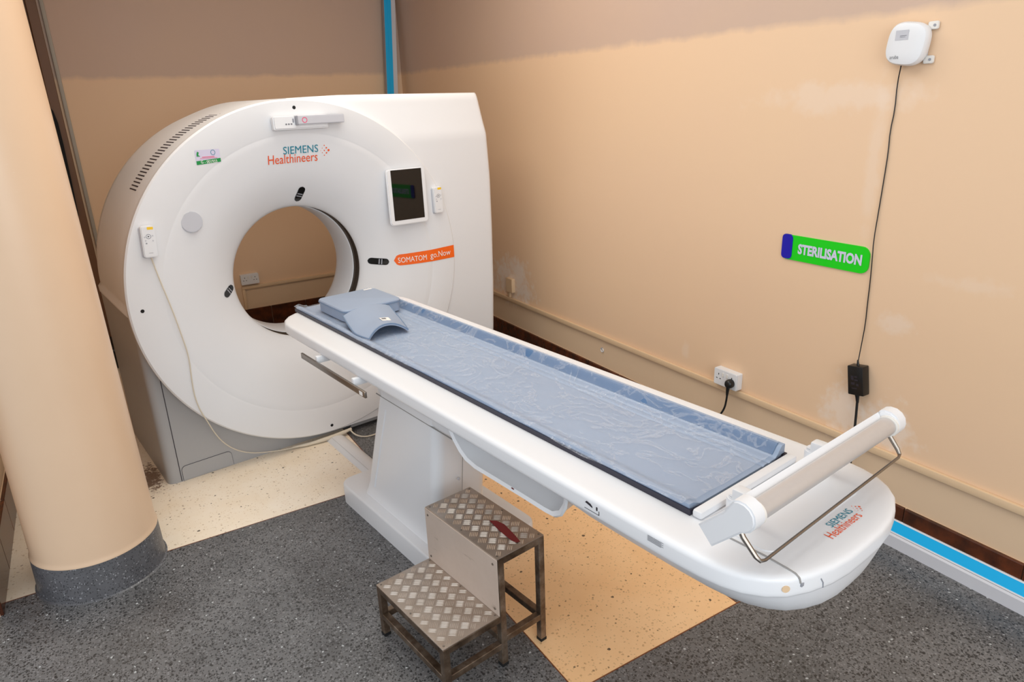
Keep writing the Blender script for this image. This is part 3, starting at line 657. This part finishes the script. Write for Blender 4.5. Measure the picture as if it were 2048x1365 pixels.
def film(d, v):
    wv = .0011 * math.sin(9 * v + 16 * d + ph1[0]) + .0009 * math.sin(23 * v - 21 * d + ph1[1]) + .0007 * math.sin(41 * v + 37 * d + ph1[2]) + .0006 * math.sin(67 * v - 55 * d + ph1[3])
    e = max(0, (abs(d) - .19) / .03); dd = d
    z = mz(d, v) + .0045 + wv
    if e > 0: z -= .010 * e * (.6 + .5 * math.sin(6 * v + ph1[4]) + .3 * math.sin(19 * v + ph1[5])); dd = d + (.004 * e * math.sin(5 * v + ph1[6])) - (.006 * e if d > 0 else 0)
    if v > 3.16 and abs(d) > .15: z += .006 * (v - 3.16) / .06
    return (1.4 + dd, v, z)
b, R = grid(-.214, .212, .885, 3.232, 90, 300, film)
mt.part('plastic_film', b, 'film', label='clear crinkled plastic film')

# blue foam block and curved pad at the head end
fb = T('foam_block', 'rectangular blue grey foam head block at the head end of the mattress', 'cushion', (1.4, 2.96, .868), 'g')
def blk(z, e): return [(u, v, z) for u, v in rrect(1.262 - e, 1.545 + e, 2.82 - e, 3.10 + e, (.03, .03, .035, .03), 4)]
blo = fb.part('body', loft([blk(.872, .0), blk(.874, .004), blk(.916, .004), blk(.918, 0)]), 'cushion')
lid = fb.part('lid', loft([blk(.917, .002), blk(.919, .007), blk(.924, .008), blk(.929, .005), blk(.931, -.004)]), 'cushion')
fb.part('piping', tube([Vector(p) for p in blk(.918, .0075)] + [Vector(blk(.918, .0075)[0])], .0022, 6), 'piping', lid)
fb.part('label_patch', flat(rrect(1.49, 1.535, 3.072, 3.088, .001, 1), lambda u, v: (u, v, .9315)), 'white_print', lid)
vp = T('curved_pad', 'arched blue grey head pad with a white label, leaning on the foam block', 'cushion', (1.38, 2.72, .868), 'g')
def vis(s, t_):
    # s across -1..1, t along 0 (front arch) .. 1 (under the block)
    uc_ = 1.309 + .055 * t_ ** 1.4; hw = .093 + .025 * math.sin(min(1, t_ / .5) * PI / 2); 
    vv = 2.512 + .298 * t_ + .014 * (1 - t_) * abs(s) * 0 + .02 * (1 - s * s) * (1 - t_)
    arch = (.040 * (1 - t_) + .024 * t_) * (1 - abs(s) ** 2.2)
    rise = .028 * max(0, t_ - .35) / .65
    edge = (1 - s * s) ** .5 if t_ > .8 else 1
    return Vector((uc_ + s * hw, vv, .8815 + arch + rise))
def pad_bm():
    b = bmesh.new(); ns, nt = 24, 18; T1, B1 = [], []
    for j in range(nt + 1):
        T1.append([b.verts.new(vis(-1 + 2 * i / ns, j / nt)) for i in range(ns + 1)]); B1.append([b.verts.new(vis(-1 + 2 * i / ns, j / nt) - Vector((0, 0, .009))) for i in range(ns + 1)])
    for j in range(nt):
        for i in range(ns):
            b.faces.new((T1[j][i], T1[j][i + 1], T1[j + 1][i + 1], T1[j + 1][i])); b.faces.new((B1[j][i], B1[j + 1][i], B1[j + 1][i + 1], B1[j][i + 1]))
        b.faces.new((T1[j][0], T1[j + 1][0], B1[j + 1][0], B1[j][0])); b.faces.new((T1[j][ns], B1[j][ns], B1[j + 1][ns], T1[j + 1][ns]))
    for i in range(ns):
        b.faces.new((T1[0][i], B1[0][i], B1[0][i + 1], T1[0][i + 1])); b.faces.new((T1[nt][i], T1[nt][i + 1], B1[nt][i + 1], B1[nt][i]))
    bmesh.ops.recalc_face_normals(b, faces=b.faces[:]); return b
vp.part('pad', pad_bm(), 'cushion')
vp.part('piping', tube([vis(-1, 1 - k / 18) + Vector((0, 0, .001)) for k in range(19)] + [vis(-1 + 2 * k / 24, 0) for k in range(1, 25)] + [vis(1, k / 18) for k in range(1, 19)], .0028, 6), 'piping')
vp.part('label_patch', flat(rrect(-.02, .36, .22, .40, .001, 1), lambda s, t_: vis(s + .12, t_) + Vector((0, 0, .0012))), 'white_print')
vp.part('label_print', flat(rrect(.04, .22, .30, .37, .001, 1), lambda s, t_: vis(s + .12, t_) + Vector((0, 0, .0018))), 'grey_print')

# ================================================================== STEP STOOL
ss = T('step_stool', 'two step metal stool with chequer plate treads beside the table', 'stool', (1.065, 1.705, 0), 'g', rot=math.radians(.9))
U0, U1, UM, V0, V1, HT, HL, Lg = .852, 1.274, 1.078, 1.497, 1.912, .43, .212, .024
def leg(u, v, h): return box(u, u + Lg, v, v + Lg, 0.008, h, .0015, 1)
for u, v, h in ((U0, V0, HL - .004), (U0, V1 - Lg, HL - .004), (UM, V0, HT - .004), (UM, V1 - Lg, HT - .004), (U1 - Lg, V0, HT - .004), (U1 - Lg, V1 - Lg, HT - .004)):
    lg_ = ss.part('leg', leg(u, v, h), 'frame', smooth=False)
    ss.part('rubber_foot', box(u - .001, u + Lg + .001, v - .001, v + Lg + .001, 0, .012, .001, 1), 'blackmatte', lg_, smooth=False)
def bar_u(u0, u1, v, z): ss.part('rail', box(u0, u1, v, v + Lg, z - Lg, z, .0015, 1), 'frame', smooth=False)
def bar_v(u, z): ss.part('rail', box(u, u + Lg, V0 + Lg, V1 - Lg, z - Lg, z, .0015, 1), 'frame', smooth=False)
for v in (V0, V1 - Lg):
    bar_u(U0 + Lg, UM, v, HL - .004); bar_u(UM + Lg, U1 - Lg, v, HT - .004); bar_u(U0 + Lg, UM, v, .098); bar_u(UM + Lg, U1 - Lg, v, .118)
for u, z in ((U0, HL - .004), (U0, .098), (UM, HT - .004), (U1 - Lg, HT - .004), (U1 - Lg, .118), (UM, .12)): bar_v(u, z)
def tread(u0, u1, z, label):
    tr = ss.part('tread', box(u0, u1, V0 + .001, V1 - .001, z - .004, z, .001, 1), 'tread', smooth=False, label=label)
    b = bmesh.new(); c = .0335; cu, cv = (u0 + u1) / 2, (V0 + V1) / 2; q = math.sqrt(.5)
    for i in range(-14, 15):
        for j in range(-14, 15):
            x, y = (i + .5) * c, (j + .5) * c; uu, vv = cu + q * (x - y), cv + q * (x + y)
            for k in range(5):
                off = (k - 2) * .0058
                if (i + j) % 2: ax, ox = Vector((q, q)), Vector((-q, q))
                else: ax, ox = Vector((-q, q)), Vector((q, q))
                cc = Vector((uu, vv)) + ox * off; ok = all(u0 + .004 < (cc + ax * s).x < u1 - .004 and V0 + .006 < (cc + ax * s).y < V1 - .006 for s in (-.015, .015))
                if not ok: continue
                L, Wd, h = .0155, .0021, .0016; bow = .0012 * (1 if k >= 0 else -1)
                pts = [(-L, 0, 0), (-L * .45, -Wd, 0), (L * .45, -Wd, 0), (L, 0, 0), (L * .45, Wd, 0), (-L * .45, Wd, 0), (-L * .5, 0, h), (L * .5, 0, h)]
                V = []
                for a_, o_, h_ in pts: p2 = cc + ax * a_ + ox * (o_ + bow * (1 - (a_ / L) ** 2)); V.append(b.verts.new((p2.x, p2.y, z - .0002 + h_)))
                for f in ((0, 1, 6), (1, 2, 7, 6), (2, 3, 7), (3, 4, 7), (4, 5, 6, 7), (5, 0, 6)): b.faces.new([V[x] for x in f])
    bmesh.ops.recalc_face_normals(b, faces=b.faces[:])
    ss.part('raised_bars', b, 'tread_bar', tr, kind='stuff', smooth=True)
    for v in (V0 + .014, (V0 + V1) / 2, V1 - .014):
        for u in (u0 + .012, u1 - .012): ss.part('screw_head', cyl((u, v, z - .001), (u, v, z + .0016), .0035, 10), 'steel', tr)
tread(UM - .004, U1, HT, 'upper chequer plate tread'); tread(U0, UM, HL, 'lower chequer plate tread')
rs = ss.part('riser_plate', box(UM - .006, UM - .002, V0, V1, HL, HT - .003, .001, 1), 'riser', smooth=False, label='scuffed sheet metal riser')
for v in (V0 + .02, V1 - .02):
    for z in (HL + .02, HT - .025): ss.part('screw_head', cyl((UM - .008, v, z), (UM - .005, v, z), .004, 10), 'steel', rs)
ss.part('red_tape', flat([(1.189, 1.684), (1.207, 1.664), (1.213, 1.63), (1.2, 1.56), (1.19, 1.519), (1.176, 1.523), (1.172, 1.548), (1.178, 1.62)], lambda u, v: (u, v, HT + .0022)), 'red_tape', label='strip of dark red tape')

# ================================================================== FLOOR CABLES
u0, v0 = room2g(.955, 3.66); 
t_ = T('floor_cable_cover', 'half round white cable cover on the floor between scanner and table', 'cable cover', (1.39, 3.2, 0), 'g')
pr = [(-.052, 0), (-.048, .006), (-.03, .018), (0, .023), (.03, .018), (.048, .006), (.052, 0)]
b = loft([[(1.402 + d, 3.47, z) for d, z in pr], [(1.382 + d, 2.80, z) for d, z in pr]]); t_.part('lid', b, 'white')
t_.part('ridge_line', tube([(1.402 - .028, 3.469, .0192), (1.382 - .028, 2.85, .0192)], .001, 6), 'softseam')
t_ = T('mains_lead', 'thick white sleeved lead lying along the foot of the scanner', 'cable', (1.3, 3.47, 0), 'g')
t_.part('sleeve', tube([(1.165, 3.50, .013), (1.25, 3.475, .013), (1.34, 3.462, .016), (1.43, 3.455, .022), (1.50, 3.455, .03)], [.007, .010, .012, .012, .009], 10, smoothpts=1), 'cable_white')
t_.part('thin_lead', tube([(1.49, 3.455, .03), (1.495, 3.40, .012), (1.53, 3.35, .005), (1.60, 3.34, .005), (1.70, 3.37, .005), (1.80, 3.40, .005)], .0042, 8, smoothpts=2), 'cable_white')

# ================================================================== TRUNKING LENGTHS
tf = T('cable_trunking', 'blue and pale grey trunking length lying along the right wall', 'trunking', (2.56, .8, 0))
y0, y1 = -1.6, 2.55
tf.part('lower_lid', prism([(2.545, 0), (2.582, 0), (2.582, .056), (2.556, .056), (2.548, .05)], lambda x, z: (x, y0, z), lambda x, z: (x, y1, z), 0), 'trunk_grey', smooth=False)
tf.part('groove', prism([(2.559, .054), (2.582, .054), (2.582, .062), (2.560, .062)], lambda x, z: (x, y0, z), lambda x, z: (x, y1, z), 0), 'mid_grey', smooth=False)
tf.part('inner_rib', prism([(2.5565, .0585), (2.582, .0585), (2.582, .064), (2.558, .064)], lambda x, z: (x, y0, z), lambda x, z: (x, y1, z), 0), 'white', smooth=False)
tf.part('blue_lid', prism([(2.559, .064), (2.582, .064), (2.582, .106), (2.574, .106)], lambda x, z: (x, y0, z), lambda x, z: (x, y1, z), 0), 'trunk_blue', smooth=False)
tf.part('top_rib', prism([(2.5735, .106), (2.582, .106), (2.582, .1105), (2.575, .1105)], lambda x, z: (x, y0, z), lambda x, z: (x, y1, z), 0), 'white', smooth=False)
tv = T('cable_trunking', 'tall blue and grey trunking length leaning upright in the room corner', 'trunking', (2.36, 6.04, 0))
def lean(x, y, z): return (2.302 + .0602 * z + x, 6.0 + y + z * .006, z)
def lbox(x0, x1, y0, y1, z0=.02, z1=3.0):
    return loft([[lean(x, y, z) for x, y in ((x0, y0), (x1, y0), (x1, y1), (x0, y1))] for z in (z0, z1)])
tv.part('blue_lid', lbox(0, .062, 0, .04), 'trunk_blue', smooth=False)
tv.part('blue_rib', lbox(.026, .034, -.003, .0), 'trunk_blue', smooth=False)
tv.part('grey_lid', lbox(.062, .10, .002, .045), 'trunk_grey', smooth=False)
tv.part('edge_rib', lbox(-.004, .0, -.001, .04), 'mid_grey', smooth=False)

# ================================================================== RIGHT WALL FITTINGS
def rw(d): return lambda y, z: (XR - d, y, z)
# sign; y runs right to left for the viewer
sg = T('room_sign', 'green STERILISATION sign with a dark blue end on the right wall', 'sign', (XR, 1.787, 1.08))
sh = lambda y: 0.004 * (1.787 - y) / .2
gp = [(y, z - .004 * (y - 1.787) / -.2 * 0) for y, z in rrect(1.583, 1.985, 1.087, 1.195, (.012, .012, .034, .034), 6)]
gp = rrect(1.582, 1.985, 1.087, 1.195, (.02, .034, .034, .02), 6)
sg.part('board', prism(gp, rw(0), rw(.006)), 'sign_green', smooth=False)
sg.part('blue_end', prism(rrect(1.939, 1.992, 1.09, 1.197, .017, 5), rw(.002), rw(.0085)), 'sign_blue', smooth=False)
sg.part('lettering', text_bm('STERILISATION', 0, 1, 1.118, 1.163, lambda x, z: (XR - .0075, 1.909 - x * (1.909 - 1.611), z), .045), 'sign_text', label='white STERILISATION lettering')
# wireless access point
ap = T('access_point', 'white rounded wireless access point high on the right wall', 'router', (XR, 1.53, 1.85))
def squircle(cy, cz, r, n=48, p=3.0, rot=.14):
    P = []
    for k in range(n):
        a = 2 * PI * k / n; c, s = math.cos(a), math.sin(a); x = r * math.copysign(abs(c) ** (2 / p), c); y = r * math.copysign(abs(s) ** (2 / p), s)
        P.append((cy + x * math.cos(rot) - y * math.sin(rot), cz + x * math.sin(rot) + y * math.cos(rot)))
    return P
def apring(d, r): return [(XR - d, y, z) for y, z in squircle(1.531, 1.931, r)]
ap.part('body', loft([apring(.012, .06), apring(.014, .068), apring(.03, .0715), apring(.042, .0705), apring(.05, .066), apring(.0535, .055), apring(.055, .03)]), 'white')
pl = ap.part('mount_plate', box(XR - .012, XR, 1.472, 1.59, 1.875, 1.985, .004), 'light_grey')
for (y, z) in ((1.462, 1.985), (1.462, 1.876)):
    e = ap.part('mount_ear', prism(rrect(y - .016, y + .02, z - .013, z + .013, .006, 4), rw(.002), rw(.012), .002), 'cream_white', pl)
    ap.part('screw', cyl((XR - .014, y - .004, z), (XR - .011, y - .004, z), .0045, 12), 'mid_grey', e)
apf = lambda d: (lambda x, z: (XR - d, 1.5 - x, z))
ap.part('lettering', text_bm('aruba', -.078, -.046, 1.884, 1.896, apf(.0555)), 'grey_print')
ap.part('sticker', flat(rrect(-.066, -.02, 1.944, 1.976, .001, 1), apf(.0557)), 'light_grey')
ap.part('sticker_line', flat(rrect(-.05, -.026, 1.957, 1.9585, .0003, 1), apf(.0562)), 'grey_print')
ap.part('sticker_line', flat(rrect(-.05, -.03, 1.953, 1.954, .0003, 1), apf(.0562)), 'grey_print')
# adapter with its two leads
pa = T('power_adapter', 'black power adapter hanging on its lead below the access point', 'adapter', (XR, 1.55, .58))
Rm = Matrix.Rotation(math.radians(-9), 3, 'X'); O = Vector((XR - .025, 1.547, .652))
ad = box(-.022, .022, -.034, .034, -.062, .062, .004); bmesh.ops.transform(ad, matrix=Matrix.Translation(O) @ Rm.to_4x4(), verts=ad.verts)
body = pa.part('body', ad, 'black')
for (y, z, a_, c_) in ((.012, .012, .006, .009), (-.004, .018, .006, .003), (-.004, .004, .008, .003), (.01, -.012, .008, .005), (-.01, -.016, .005, .005), (.004, -.032, .012, .002)):
    pa.part('rating_mark', flat(rrect(y - a_, y + a_, z - c_, z + c_, .001, 1), lambda yy, zz: O + Rm @ Vector((-.0225, yy, zz))), 'dark_print', body)
pa.part('thin_lead', tube([(XR - .02, 1.552, 1.868), (XR - .006, 1.566, 1.80), (XR - .005, 1.562, 1.71), (XR - .005, 1.569, 1.637), (XR - .005, 1.565, 1.56), (XR - .005, 1.567, 1.47), (XR - .005, 1.571, 1.34), (XR - .010, 1.572, 1.23), (XR - .010, 1.567, 1.15), (XR - .005, 1.566, 1.06), (XR - .005, 1.565, .98), (XR - .006, 1.561, .885), (XR - .012, 1.562, .80), O + Rm @ Vector((0, 0, .075))], .0021, 8, smoothpts=1), 'black')
pa.part('strain_relief', tube([O + Rm @ Vector((0, 0, .06)), O + Rm @ Vector((0, 0, .085))], [.006, .003], 10), 'black')
pa.part('strain_relief', tube([O + Rm @ Vector((0, .006, -.06)), O + Rm @ Vector((0, .006, -.075)), O + Rm @ Vector((0, .006, -.10))], [.011, .008, .0055], 12), 'black')
pa.part('mains_lead', tube([O + Rm @ Vector((0, .006, -.09)), (XR - .026, 1.535, .50), (XR - .03, 1.53, .43), (XR - .035, 1.526, .36), (XR - .035, 1.522, .30), (XR - .04, 1.53, .22), (XR - .05, 1.56, .13)], .0052, 10, smoothpts=2), 'black')
# sockets
def socket(label, place, name='wall_socket', cut=True):
    """place(x, z, d): x along the wall to the viewer's right, z up, d out of the wall; 146 x 86 mm double socket"""
    o = place(0, -.043, 0); t_ = T(name, label, 'socket', o, 'room', 'double wall sockets')
    f = lambda d: (lambda x, z: place(x, z, d))
    t_.part('back_box', prism(rrect(-.073, .073, -.043, .043, .005, 4), f(0), f(.034), .001), 'white')
    t_.part('face_plate', prism(rrect(-.073, .073, -.043, .043, .006, 4), f(.034), f(.041), .002), 'white')
    for s in (-1, 1):
        cx = s * .042
        for (dx, dz, a_, c_) in ((0, .016, .0024, .0045), (-.011, -.007, .0042, .0022), (.011, -.007, .0042, .0022)): t_.part('pin_hole', flat(rrect(cx + dx - a_, cx + dx + a_, dz - c_, dz + c_, .0004, 1), f(.0416)), 'blackmatte')
        t_.part('switch', prism(rrect(s * .014 - .0055, s * .014 + .0055, .008, .028, .001, 2), f(.041), f(.0445), .001), 'cream_white')
    return t_
socket('white double socket with a black plug, on the right wall', lambda x, z, d: (XR - d, 2.229 - x, .432 + z))
socket('white double socket on the back wall, seen through the bore', lambda x, z, d: (1.058 + x, YB - d, .435 + z))
pgm = T('mains_plug', 'black moulded mains plug with lead in the right wall socket', 'plug', (XR - .04, 2.187, .40))
pgm.part('body', loft([[(XR - d, 2.187 + r * math.cos(2 * PI * k / 20), .424 + r * 1.05 * math.sin(2 * PI * k / 20)) for k in range(20)] for d, r in ((.0415, .021), (.052, .0225), (.066, .021), (.074, .015), (.076, .008))]), 'black')
pgm.part('strain_relief', tube([(XR - .062, 2.188, .412), (XR - .062, 2.19, .385), (XR - .06, 2.193, .36)], [.010, .008, .0055], 10), 'black')
pgm.part('lead', tube([(XR - .06, 2.192, .37), (XR - .056, 2.198, .33), (XR - .05, 2.21, .285), (XR - .045, 2.235, .24), (XR - .04, 2.27, .20), (XR - .04, 2.32, .15)], .005, 10, smoothpts=2), 'black')
bp_ = T('blanking_box', 'small painted over cable box on the right wall near the scanner', 'cable box', (XR, 4.345, .43))
bp_.part('lid', prism(rrect(4.30, 4.385, .43, .535, .004, 3), rw(0), rw(.028), .002), 'beige_plastic')
bp_.part('drop_trunking', box(XR - .016, XR, 4.355, 4.385, .384, .432, .002), 'beige_plastic')
hk = T('cable_hook', 'tiny white cable hook under the right wall trunking', 'hook', (XR, 3.26, .27))
hk.part('hook', tube([(XR - .004, 3.258 + .011 * math.cos(a), .279 + .011 * math.sin(a)) for a in [math.radians(110 + 320 * k / 14) for k in range(15)]], .0035, 6), 'white')
hk.part('nail', tube([(XR, 3.262, .294), (XR - .012, 3.262, .29)], .0028, 6), 'mid_grey')

# black thing glimpsed between the pillar and the back wall
b = prism([(-.42, 1.1), (-.06, 1.1), (-.052, 1.35), (-.048, 1.6), (-.05, 1.75), (-.062, 1.83), (-.085, 1.875), (-.13, 1.90), (-.36, 1.90), (-.42, 1.82)], lambda x, z: (x, YB - .10, z), lambda x, z: (x, YB - .045, z), .012)
single('black_shape', b, 'blackmatte', 'black round shouldered shape behind the pillar', 'cover', (-.24, YB - .07, 1.1))
b = box(-.40, .10, YB - .42, YB - .05, .0, .16, .03, 3)
single('floor_case', b, 'black', 'low black case on the floor behind the scanner and pillar', 'case', (-.15, YB - .23, 0))
